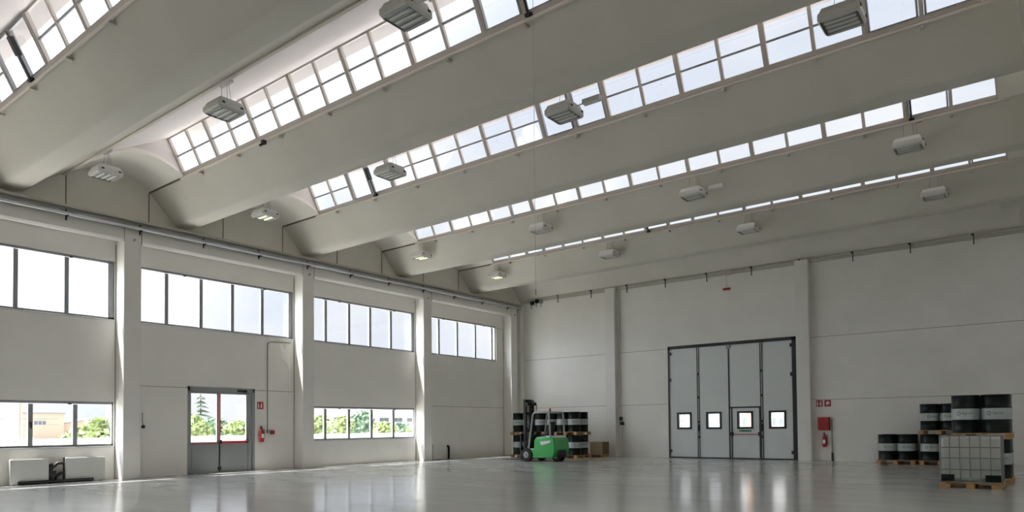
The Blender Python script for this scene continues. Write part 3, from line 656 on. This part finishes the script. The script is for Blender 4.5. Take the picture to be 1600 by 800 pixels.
for r, y in enumerate(ROWY):
    for c_, x in enumerate(LX4):
        if r == 0 and c_ == 3: continue
        lab = 'grey hanging lamp, %s, on the %s' % (cols[c_], rows[r])
        if not used: o = lampA; o.location = (x, y, 8.0 + 0.005 * x); o['label'] = lab; used = True
        else: o = dup(lampA, (x, y, 8.0 + 0.005 * x), None, lab)
        o['group'] = 'suspended hall lamps'
        placed.append((r, c_, o))
for r, c_, o in placed:
    if c_ == 2 and r < 3:
        MB().box(0.50, 0.92, -0.07, 0.07, 0.12, 0.22).tube([(0.33, 0, 0.15), (0.52, 0, 0.17)], 0.015, 8).build('emergency_unit', M['lampbody'], o, bevel=0.02)
    if c_ == 0 and r:  # added glow imitating window light reflected under these lamps
        for yy in (-0.1, 0.1): MB().tube([(-0.2, yy, 0.004), (0.22, yy, 0.004)], 0.022, 8).build('reflected_glow', M['tube'], o, smooth=True)

# ------------------------------------------------------------------ pallets, drums, tank
def make_pallet():
    o = thing('pallet', '', 'pallet')
    d = MB()
    for i in range(7): d.box(-0.6, 0.6, -0.6 + i * 0.175, -0.6 + i * 0.175 + 0.15, 0.122, 0.144)
    d.build('deck', M['wood'], o)
    for x in (-0.53, 0, 0.53):
        MB().box(x - 0.05, x + 0.05, -0.6, 0.6, 0.10, 0.122).build('stringer', M['wood'], o)
        MB().box(x - 0.05, x + 0.05, -0.6, 0.6, 0.0, 0.022).build('runner', M['wood'], o)
        for y in (-0.53, 0, 0.53): MB().box(x - 0.07, x + 0.07, y - 0.07, y + 0.07, 0.022, 0.10).build('block', M['wood'], o)
    return o
TXT = None
def make_drum():
    o = thing('steel_drum', '', 'drum')
    R = 0.286
    MB().lathe([(R - 0.02, 0.0), (R + 0.004, 0.0), (R + 0.004, 0.02), (R - 0.004, 0.03), (R - 0.004, 0.27), (R + 0.008, 0.285), (R + 0.008, 0.295), (R - 0.004, 0.31),
                (R - 0.004, 0.57), (R + 0.008, 0.585), (R + 0.008, 0.595), (R - 0.004, 0.61), (R - 0.004, 0.85), (R + 0.004, 0.86), (R + 0.004, 0.88), (R - 0.02, 0.88), (R - 0.02, 0.862)], n=28).build('body', M['drum'], o, smooth=True)
    bd = MB().lathe([(R - 0.003, 0.312), (R + 0.0035, 0.314), (R + 0.0035, 0.566), (R - 0.003, 0.568)], n=28).build('label_band', M['band'], o, smooth=True)
    lg = MB()
    for a0, w_ in ((-0.42, 0.0),):
        n = 18
        for i in range(n):
            t0, t1 = 2 * PI * i / n, 2 * PI * (i + 1) / n
            q = []
            for tt, rr in ((t0, 0.032), (t1, 0.032), (t1, 0.046), (t0, 0.046)):
                ang = a0 + rr * math.cos(tt) / R; z = 0.455 + rr * math.sin(tt)
                q.append(((R + 0.005) * math.sin(ang), -(R + 0.005) * math.cos(ang), z))
            lg.add(q, [(0, 1, 2, 3)])
    global TXT
    if TXT is None:
        cu = bpy.data.curves.new('t', 'FONT'); cu.body = 'Agroil'; cu.size = 0.085
        to = bpy.data.objects.new('t', cu); COL.objects.link(to); bpy.context.view_layer.update()
        me = bpy.data.meshes.new_from_object(to.evaluated_get(bpy.context.evaluated_depsgraph_get()))
        TXT = ([tuple(v.co) for v in me.vertices], [tuple(p.vertices) for p in me.polygons])
        bpy.data.objects.remove(to); bpy.data.meshes.remove(me)
    vv = []
    for x, y, z in TXT[0]:
        ang = -0.17 + x / R; vv.append(((R + 0.005) * math.sin(ang), -(R + 0.005) * math.cos(ang), 0.435 + y))
    lg.add(vv, TXT[1]); lg.build('logo', M['ink'], bd, merge=False)
    MB().lathe([(0.03, 0.862), (0.03, 0.876), (0.015, 0.878)], (0.15, 0.1, 0), 12).build('bung', M['alu'], o, smooth=True)
    return o
palA, drumA = make_pallet(), make_drum()
usedP = usedD = False
def put_pallet(x, y, z, label, rz=0):
    global usedP
    if not usedP: usedP = True; palA.location = (x, y, z); palA['label'] = label; palA['group'] = 'wooden pallets under drums'; return palA
    return dup(palA, (x, y, z), rz, label, 'wooden pallets under drums')
def put_drum(x, y, z, label, rz):
    global usedD
    if not usedD: usedD = True; drumA.location = (x, y, z); drumA.rotation_euler = (0, 0, rz); drumA['label'] = label; drumA['group'] = 'black drums with pale bands'; return drumA
    return dup(drumA, (x, y, z), rz, label, 'black drums with pale bands')
stacks = [   # centre x, centre y (front edge + 0.6), tiers, phrase
    (1.76, -2.1, 2, 'stack in the corner'),
    (2.98, -2.0, 2, 'stack behind the forklift'),
    (4.20, -2.0, 2, 'stack nearest the crate'),
    (17.13, -0.75, 1, 'low stack near hose box'),
    (18.47, -0.85, 2, 'tall stack by far wall'),
    (20.18, -8.55, 2, 'stack behind the tank'),
]
for sx, sy, tiers, ph in stacks:
    for t_ in range(tiers):
        z = t_ * (0.144 + 0.885)
        tier = 'only' if tiers == 1 else ('lower', 'upper')[t_]
        put_pallet(sx, sy, z, 'wooden pallet, %s one, of the drum %s' % (tier, ph) if tiers > 1 else 'wooden pallet carrying the single tier of the drum %s' % ph)
        for iy, rw in ((-1, 'front'), (1, 'rear')):
            for ix, sd_ in ((-1, 'window side'), (1, 'opposite side')):
                ja, jb = random.uniform(-.002, .002), random.uniform(-.002, .002)
                face = 0.74 + random.uniform(-0.25, 0.45) if sx < 10 else 0.15 + random.uniform(-0.2, 0.35)
                put_drum(sx + ix * 0.30 + ja, sy + iy * 0.30 + jb, z + 0.144, 'black drum, %s tier, %s row, %s, %s' % (tier, rw, sd_, ph), face)

# intermediate bulk container in front of the drum stack
o = thing('bulk_tank', 'white plastic bulk liquid tank in a steel cage on a wooden pallet', 'tank', (20.075, -9.98, 0))
X, Y = 0.575, 0.45
pl = MB()
for i in range(6): pl.box(-X, X, -Y + i * 0.156, -Y + i * 0.156 + 0.12, 0.105, 0.125)
for x in (-X, -0.06, X - 0.12): pl.box(x, x + 0.12, -Y, Y, 0.085, 0.105)
pl.build('pallet_deck', M['wood'], o)
for x in (-X + 0.12, 0.0, X - 0.12):
    for y in (-Y + 0.06, 0, Y - 0.06): MB().box(x - (0.12 if x < -0.1 else 0.08), x + (0.08 if x < 0.3 else 0.12), y - 0.06, y + 0.06, 0.0, 0.085).build('pallet_block', M['wood'], o)
MB().box(-X + 0.02, X - 0.02, -Y + 0.02, Y - 0.02, 0.125, 0.145).build('base_plate', M['cage'], o)
MB().box(-X + 0.03, X - 0.03, -Y + 0.03, Y - 0.03, 0.15, 1.12).build('tank', M['tank'], o, bevel=0.06, smooth=False)
MB().box(-X + 0.045, X - 0.045, -Y + 0.045, Y - 0.045, 0.16, 0.64).build('liquid', M['liquid'], o)
MB().lathe([(0.11, 1.12), (0.11, 1.15), (0.09, 1.16)], (0, 0, 0), 20).build('filler_cap', M['black'], o, smooth=True)
cg = MB()
for x in [-X + 0.01 + i * (2 * X - 0.02) / 6 for i in range(7)]:
    for y in (-Y + 0.01, Y - 0.01): cg.tube([(x, y, 0.13), (x, y, 1.13)], 0.011, 6)
for y in [-Y + 0.01 + i * (2 * Y - 0.02) / 5 for i in range(1, 5)]:
    for x in (-X + 0.01, X - 0.01): cg.tube([(x, y, 0.13), (x, y, 1.13)], 0.011, 6)
for z in (0.14, 0.40, 0.65, 0.88, 1.13):
    cg.tube([(-X + 0.01, -Y + 0.01, z), (X - 0.01, -Y + 0.01, z), (X - 0.01, Y - 0.01, z), (-X + 0.01, Y - 0.01, z), (-X + 0.01, -Y + 0.01, z)], 0.011, 6, cap=False)
cg.build('cage', M['cage'], o, smooth=True, merge=False)
for x0, x1 in ((-X + 0.03, -X + 0.28), (X - 0.30, X - 0.02)):
    MB().box(x0, x1, -Y - 0.002, -Y + 0.028, 0.15, 0.29).build('corner_guard', M['drum'], o)
MB().tube([(0, -Y - 0.02, 0.2), (0, -Y + 0.05, 0.2)], 0.04, 12).build('outlet_valve', M['liquid'], o, smooth=True)

# wooden crate by the pillar
o = thing('wooden_crate', 'pale wooden crate standing on the floor against the far wall', 'crate', (4.79, -0.66, 0), 0.0)
MB().box(-0.32, 0.30, -0.28, 0.28, 0.12, 0.68).build('body', M['woodpale'], o)
for i in range(5): MB().box(-0.33, 0.31, -0.30, -0.28, 0.13 + i * 0.11, 0.225 + i * 0.11).build('slat', M['woodpale'], o)
for x in (-0.33, 0.27): MB().box(x, x + 0.05, -0.315, -0.30, 0.12, 0.69).build('batten', M['woodpale'], o)
MB().box(0.30, 0.33, -0.30, 0.28, 0.12, 0.69).build('side_panel', M['wooddark'], o)
MB().box(-0.34, 0.34, -0.31, 0.29, 0.685, 0.70).build('lid', M['woodpale'], o)
for x in (-0.32, -0.06, 0.2): MB().box(x, x + 0.12, -0.28, 0.28, 0.0, 0.10).build('foot', M['wood'], o)
MB().box(-0.33, 0.33, -0.29, 0.28, 0.10, 0.12).build('base', M['woodpale'], o)
o = MB().box(-0.22, 0.2, -0.1, 0.1, 0, 0.14).prism([(-0.22, 0.14), (-0.05, 0.14), (-0.1, 0.24), (-0.2, 0.26)], 1, -0.08, 0.08).build('dark_bundle', M['black'], loc=(4.12, -0.80, 0), bevel=0.02)
tag(o, 'low dark bundle on the floor between the drums and crate', 'bundle')

# ------------------------------------------------------------------ forklift, front towards the window wall
fk = thing('forklift', 'bright green electric forklift truck with raised black mast by the drums', 'forklift', (4.30, -4.85, 0), PI)
# local: +x forward (world -x), +y world -y (the side towards the viewer)
hw = 0.53
side = [(-1.72, 0.24), (-1.66, 0.16), (0.05, 0.13), (0.12, 0.20), (0.10, 0.44), (-0.02, 0.52), (-0.34, 0.52), (-0.36, 0.86), (-0.48, 0.95), (-1.15, 1.0), (-1.72, 0.97), (-1.80, 0.86), (-1.82, 0.50), (-1.76, 0.26)]
bd = MB().prism(side, 1, -hw, hw).build('chassis', M['green'], fk, bevel=0.05)
MB().prism([(-0.55, 0.80), (-1.08, 0.86), (-1.05, 0.76), (-0.62, 0.66)], 1, hw, hw + 0.004).build('decal', M['white'], bd)
MB().prism([(-0.40, 0.94), (-1.14, 1.0), (-1.14, 1.04), (-0.46, 0.99)], 1, -hw + 0.08, hw - 0.08).build('hood', M['green'], fk, bevel=0.015)
MB().prism([(-1.14, 0.98), (-1.70, 0.96), (-1.66, 1.04), (-1.18, 1.05)], 1, -hw + 0.06, hw - 0.06).build('counterweight_cover', M['doorgrey'], fk, bevel=0.015)
MB().box(-0.34, 0.06, -hw + 0.04, hw - 0.04, 0.50, 0.535).build('floor_plate', M['black'], fk)
MB().prism([(-0.02, 0.50), (0.10, 0.50), (0.06, 1.08), (-0.06, 1.10)], 1, -hw + 0.06, hw - 0.06).build('dashboard', M['black'], fk, bevel=0.02)
sw = MB()
sw.tube([(-0.16 + 0.02 * math.cos(i * PI / 10), 0.16 * math.cos(i * PI / 10), 1.14 + 0.15 * math.sin(i * PI / 10) * 0.35) for i in range(21)], 0.014, 8, cap=False).tube([(-0.16, 0, 1.14), (-0.02, 0, 1.05)], 0.02, 8)
sw.build('steering_wheel', M['black'], fk, smooth=True, merge=False)
MB().prism([(-0.52, 1.02), (-1.02, 1.02), (-1.05, 1.14), (-0.52, 1.13)], 1, -0.24, 0.24).build('seat', M['black'], fk, bevel=0.03)
MB().prism([(-0.96, 1.12), (-1.08, 1.12), (-1.18, 1.58), (-1.08, 1.62)], 1, -0.22, 0.22).build('backrest', M['black'], fk, bevel=0.03)
for y in (-hw + 0.03, hw - 0.03):
    MB().tube([(0.04, y, 0.50), (-0.06, y, 1.02), (-0.24, y, 1.82), (-0.30, y, 1.94), (-0.42, y, 2.0)], 0.042, 8).build('front_post', M['guard'], fk, smooth=True)
    MB().tube([(-1.50, y, 0.98), (-1.47, y, 1.5), (-1.42, y, 1.92), (-1.36, y, 2.0)], 0.044, 8).build('rear_post', M['guard'], fk, smooth=True)
gr = MB()
for y in (-hw + 0.03, hw - 0.03): gr.tube([(-0.40, y, 2.0), (-1.38, y, 2.0)], 0.044, 8)
for x in (-0.42, -0.62, -0.8, -0.98, -1.16, -1.36): gr.tube([(x, -hw + 0.03, 2.0), (x, hw - 0.03, 2.0)], 0.026, 8)
gr.box(-1.36, -0.42, -hw + 0.05, hw - 0.05, 2.012, 2.022)
gr.build('roof_guard', M['guard'], fk, smooth=True, merge=False)
MB().lathe([(0.05, 2.02), (0.05, 2.06), (0.042, 2.14), (0.02, 2.16)], (-1.30, 0.30, 0), 14).build('beacon', M['red'], fk, smooth=True)
MB().box(-1.42, -1.36, -0.44, -0.36, 1.72, 1.84).build('work_light', M['black'], fk)
def wheel(x, y, r, w_, nm='wheel'):
    q = MB().lathe([(r * 0.49, -w_ / 2), (r * 0.95, -w_ / 2), (r, -w_ / 2 + 0.02), (r, w_ / 2 - 0.02), (r * 0.95, w_ / 2), (r * 0.49, w_ / 2)], (x, y, r), 24, 1).build(nm, M['tyre'], fk, smooth=True)
    MB().lathe([(r * 0.5, -w_ / 2 - 0.006), (r * 0.5, w_ / 2 + 0.006), (r * 0.42, w_ / 2 + 0.012), (r * 0.2, w_ / 2 + 0.0), (r * 0.14, w_ / 2 + 0.03)], (x, y, r), 18, 1).build('hub', M['hub'], q, smooth=True)
for y in (-hw + 0.04, hw + 0.0): wheel(0.10, y, 0.27, 0.17)
for y in (-0.13, 0.13): wheel(-1.10, y, 0.20, 0.15)
MB().prism([(-0.34, 0.16), (0.34, 0.16), (0.32, 0.34), (0.24, 0.46), (-0.24, 0.46), (-0.32, 0.34)], 0, -1.828, -1.80).build('wheel_arch', M['black'], fk)
mast = MB()
for y in (-0.30, 0.24): mast.box(0.34, 0.44, y, y + 0.06, 0.06, 2.52)
for z in (0.35, 1.2, 1.9, 2.34): mast.box(0.35, 0.40, -0.30, 0.30, z, z + 0.13)
mast.build('outer_mast', M['black'], fk)
im = MB()
for y in (-0.24, 0.14): im.box(0.40, 0.50, y, y + 0.10, 0.08, 2.55)
im.box(0.43, 0.47, -0.22, 0.22, 2.48, 2.55).box(0.40, 0.60, -0.05, 0.05, 2.40, 2.52); im.build('inner_mast', M['darkmetal'], fk)
MB().tube([(0.32, -0.02, 2.42), (0.22, -0.02, 2.44), (0.16, -0.02, 2.36)], 0.05, 8).box(0.22, 0.36, -0.3, 0.3, 2.30, 2.42).build('mast_head', M['black'], fk)
for y in (-0.07, 0.09): MB().tube([(0.40, y, 0.1), (0.40, y, 2.3)], 0.04, 10).build('lift_cylinder', M['darkmetal' if y < 0 else 'guard'], fk, smooth=True)
MB().box(0.50, 0.56, -0.45, 0.45, 0.12, 0.20).box(0.50, 0.56, -0.45, 0.45, 0.46, 0.54).box(0.50, 0.55, -0.42, -0.36, 0.12, 1.1).box(0.50, 0.55, 0.36, 0.42, 0.12, 1.1).box(0.50, 0.55, -0.42, 0.42, 1.06, 1.12).build('carriage', M['black'], fk)
for y in (-0.30, 0.20): MB().box(0.56, 0.60, y, y + 0.10, 0.04, 0.62).prism([(0.56, 0.04), (1.60, 0.03), (1.60, 0.045), (0.60, 0.09), (0.56, 0.09)], 1, y, y + 0.10).build('fork', M['darkmetal'], fk)
for y in (-0.34, 0.34): MB().tube([(0.06, y, 0.48), (0.36, y, 0.85)], 0.035, 10).build('tilt_cylinder', M['darkmetal'], fk, smooth=True)
MB().tube([(0.42, 0.05, 2.4), (0.30, 0.06, 2.46), (0.22, 0.07, 2.2), (0.24, 0.08, 1.2)], 0.014, 8).tube([(0.36, -0.28, 2.4), (0.26, -0.30, 2.44), (0.2, -0.28, 2.3), (0.22, -0.28, 1.9)], 0.02, 8).build('hydraulic_hose', M['black'], fk, smooth=True)

for ch in fk.children:
    if ch.type == 'MESH' and not ch.name.startswith('wheel') or ch.name.startswith('wheel_arch'):
        for v in ch.data.vertices:
            if v.co.x < 0: v.co.x *= 0.70
# ------------------------------------------------------------------ outside
gnd = MB().box(-0.67, 60, -90, YB - 0.25, -0.30, -0.18).box(-180, -0.67, -90, 120, -0.30, -0.18).box(-0.67, 60, 0.26, 120, -0.30, -0.18).build('ground', M['asphalt']); tag(gnd, 'pale yard surface outside the windows', 'ground', kind=S)
# slatted fence
fc = thing('fence', 'low white picket fence outside, in front of the hedge', 'fence', (-14, 0, -0.18))
fr = MB()
for z in (0.35, 1.05): fr.box(-0.02, 0.02, -26, 10, z, z + 0.07)
y = -26.0
while y < 10: fr.box(0.02, 0.04, y, y + 0.13, 0.1, 1.28); y += 0.15
fr.build('pickets', M['fence'], fc)
for i in range(13): MB().box(-0.08, 0.0, -26 + i * 3.0, -25.9 + i * 3.0, 0, 1.35).build('post', M['fence'], fc)
def crown(mb, c, r, n, rz=1.0, s=0.22):
    for i in range(n):
        u = random.uniform(-1, 1); a = random.uniform(0, 2 * PI); q = math.sqrt(1 - u * u); k = random.uniform(0.55, 1.0) ** 0.6
        p = Vector((c[0] + r * k * q * math.cos(a), c[1] + r * k * q * math.sin(a), c[2] + r * rz * k * u))
        d1 = Vector((random.uniform(-1, 1), random.uniform(-1, 1), random.uniform(-1, 1))).normalized() * s
        d2 = d1.orthogonal().normalized() * s * 0.6
        mb.add([p - d1, p + d2, p + d1, p - d2], [(0, 1, 2, 3)])
def shrub(loc, r, h, m, label, group, n=420):
    o = thing('garden_tree', label, 'tree', loc, 0, group)
    MB().tube([(0, 0, 0), (0.05, 0, h * 0.35), (0, 0.05, h * 0.6)], [0.09, 0.07, 0.03], 7).build('trunk', M['bark'], o)
    q = MB()
    for i in range(5):
        a = random.uniform(0, 2 * PI); rr = r * random.uniform(0.15, 0.5)
        crown(q, (rr * math.cos(a), rr * math.sin(a), h * random.uniform(0.38, 0.72)), r * random.uniform(0.5, 0.72), n // 5, 0.9 * h / (2 * r) * 0.9 if h > 2 * r else 0.8)
    crown(q, (0, 0, h * 0.78), r * 0.45, n // 5, 0.5 * h / r * 0.5)
    q.build('foliage', m, o, merge=False)
    return o
trees = [  # y at x=-24, radius, height, kind, label
    (-11.6, 0.9, 1.9, 'leaf', 'small round bush nearest the cream building, seen through the low radiator window'),
    (-10.3, 1.0, 2.6, 'leaf', 'round green bush in the middle of the three beside the cream building'),
    (-9.1, 1.0, 2.7, 'leafdark', 'bluish green bush by the pillar, seen through the radiator window'),
    (-4.9, 1.3, 2.9, 'leaf', 'leafy tree seen in the first pane of the glass door, under the conifer'),
    (-3.2, 1.3, 2.6, 'leafdark', 'leafy tree in the middle of the first glass door pane'),
    (-1.6, 1.1, 2.4, 'leaf', 'leafy tree at the inner edge of the first glass door pane'),
    (0.2, 1.3, 2.7, 'leaf', 'leafy tree in the second glass door pane nearer the red rod'),
    (1.8, 1.2, 2.9, 'leaf', 'leafy tree in the second glass door pane nearer the closer'),
    (5.2, 1.3, 2.9, 'leaf', 'pale leafy tree at the start of the five-pane low window'),
    (7.2, 1.3, 2.8, 'leaf', 'leafy tree in the second pane of the five-pane low window'),
    (9.3, 1.3, 3.3, 'leafdark', 'tallest tree in the middle pane of the five-pane low window'),
    (11.6, 1.2, 2.2, 'leaf', 'lower hedge tree in the fourth pane of the low window'),
    (13.6, 1.2, 2.0, 'leafdark', 'lower hedge tree toward the last pane of the low window'),
    (15.6, 1.2, 1.9, 'leaf', 'last hedge tree at the far edge of the low window'),
]
for i, (y, r, h, m, lab) in enumerate(trees):
    x = -22.3 if i % 2 else -26.2
    k_ = (21.54 - x) / 45.54
    shrub((x, -28.08 + (y + 28.08) * k_, -0.18), r * k_, (h - 1.6) * k_ + 1.6, M[m], lab, 'trees and bushes beyond the fence')
o = thing('conifer_tree', 'dark conifer rising above the hedge in the glass door', 'tree', (-34, 0.95, -0.18))
MB().tube([(0, 0, 0), (0, 0, 4.6)], [0.12, 0.02], 7).build('trunk', M['bark'], o)
q = MB()
for i in range(9):
    z = 1.5 + i * 0.36; rr = 1.3 * (1 - i / 9.5)
    for j_ in range(14):
        a = random.uniform(0, 2 * PI)
        for s2 in (0.5, 0.75, 1.0):
            p = Vector((rr * s2 * math.cos(a), rr * s2 * math.sin(a), z - 0.25 * s2)); d1 = Vector((math.cos(a), math.sin(a), -0.3)) * 0.25; d2 = Vector((-math.sin(a), math.cos(a), 0)) * 0.14
            q.add([p - d1, p + d2, p + d1, p - d2], [(0, 1, 2, 3)])
q.build('foliage', M['conifer'], o, merge=False)
# cream building far beyond the radiator window
o = thing('cream_building', 'plain cream flat-roofed building seen through the low radiator window', 'building', (-100, 8.8, -0.18))
MB().box(-8, 0, 0, 5.35, 0, 4.25).build('wall', M['cream'], o)
MB().box(-8.2, 0.15, -0.15, 5.5, 4.25, 4.4).build('roof', M['roofmetal'], o)
w_ = MB().box(0.0, 0.06, 1.35, 3.0, 2.45, 3.2).build('window', M['alulight'], o)
for i in range(3): MB().box(0.06, 0.08, 1.42 + i * 0.53, 1.88 + i * 0.53, 2.5, 3.15).build('pane', M['pane'], w_)
MB().prism([(5.35, 0), (10.2, 0), (10.2, 3.5), (5.35, 2.7)], 0, -7, -0.5).build('annex', M['cream'], o)
MB().prism([(5.35, 2.7), (10.4, 3.53), (10.4, 3.68), (5.35, 2.85)], 0, -7.2, -0.3).build('annex_roof', M['roofmetal'], o)
# long white industrial building beyond the hedge
o = thing('white_building', 'long white industrial building behind the hedge trees', 'building', (-70, 32, -0.18))
MB().box(-12, 0, 0, 32, 0, 5.2).build('wall', M['facade'], o)
MB().box(-12.2, 0.2, -0.2, 32.2, 5.2, 5.5).build('roof', M['roofmetal'], o)
for i in range(9):
    w_ = MB().box(0, 0.08, 3 + i * 3.1, 5.2 + i * 3.1, 2.6, 3.4).build('window', M['alulight'], o)
    MB().box(0.08, 0.1, 3.1 + i * 3.1, 5.1 + i * 3.1, 2.68, 3.32).build('pane', M['pane'], w_)
def post(loc, h, label):
    o = thing('lamp_post', label, 'lamp post', loc, 0, 'yard lamp posts')
    MB().tube([(0, 0, 0), (0, 0, h)], 0.035, 8).build('pole', M['fence'], o, smooth=True)
    MB().lathe([(0.03, h), (0.12, h + 0.06), (0.15, h + 0.2), (0.1, h + 0.32), (0.02, h + 0.36)], (0, 0, 0), 12).build('globe', M['fence'], o, smooth=True)
post((-16.5, -5.15, -0.18), 1.65, 'white globe lamp post by the red rod of the glass door')
post((-16.5, -3.05, -0.18), 1.55, 'white globe lamp post near the closer side of the glass door')
o = thing('waste_skip', 'green waste skip in the yard seen through the glass door', 'skip', (-11.5, -7.2, -0.18))
MB().prism([(-0.5, 0.12), (0.5, 0.12), (0.62, 0.98), (-0.62, 0.98)], 0, -0.5, 0.5).build('body', M['skip'], o)
for y in (-0.55, 0.42): MB().box(0.5, 0.56, y, y + 0.14, 0.7, 1.0).build('lug', M['black'], o)
for y in (-0.4, 0.3): MB().box(-0.4, 0.4, y, y + 0.1, 0, 0.13).build('foot', M['black'], o)
o = thing('utility_pole', 'thin reddish pole with two cross wires in the radiator window', 'pole', (-30, -12.6, -0.18))
MB().tube([(0, 0, 0), (0, 0, 4.2)], 0.05, 8).build('pole', M['orange'], o, smooth=True)
MB().tube([(0, -4, 2.35), (0, 2.1, 2.4)], 0.025, 6).tube([(0, -0.2, 2.0), (0, 2.1, 2.02)], 0.02, 6).build('wire', M['roofmetal'], o)
# street beyond the folding door
o = thing('street_house', 'white and orange street front beyond the folding door panes', 'building', (0.0, 26, -0.18))
MB().box(-14, 0.5, 0, 8, 0, 9).build('grey_wall', M['greyfacade'], o); MB().box(0.5, 2.1, 0, 8, 0, 9).build('wall', M['facade'], o); MB().box(2.1, 2.75, 0, 8, 0, 9).build('orange_wall', M['orange'], o)
MB().box(2.75, 12, 0, 8, 0, 9).build('wall', M['facade'], o)
for x in (1.25, 1.75, 4.1, 4.62):
    w_ = MB().box(x, x + 0.36, -0.06, 0, 1.45, 2.15).build('window', M['alulight'], o); MB().box(x + 0.04, x + 0.32, -0.08, -0.06, 1.5, 2.1).build('pane', M['pane'], w_)
MB().box(-1.3, -0.1, -0.1, 0, 0.4, 3.4).build('shutter', M['paleblue'], o)
g_ = MB()
for i in range(7): g_.box(-4.2 + i * 0.3, -4.16 + i * 0.3, -0.06, 0, 0.3, 3.6)
for i in range(8): g_.box(-4.2, -2.36, -0.07, 0, 0.3 + i * 0.45, 0.34 + i * 0.45)
g_.build('glazing_grid', M['alulight'], o)
MB().box(-14.2, 12.2, -0.3, 8.2, 9, 9.2).build('roof', M['roofmetal'], o)
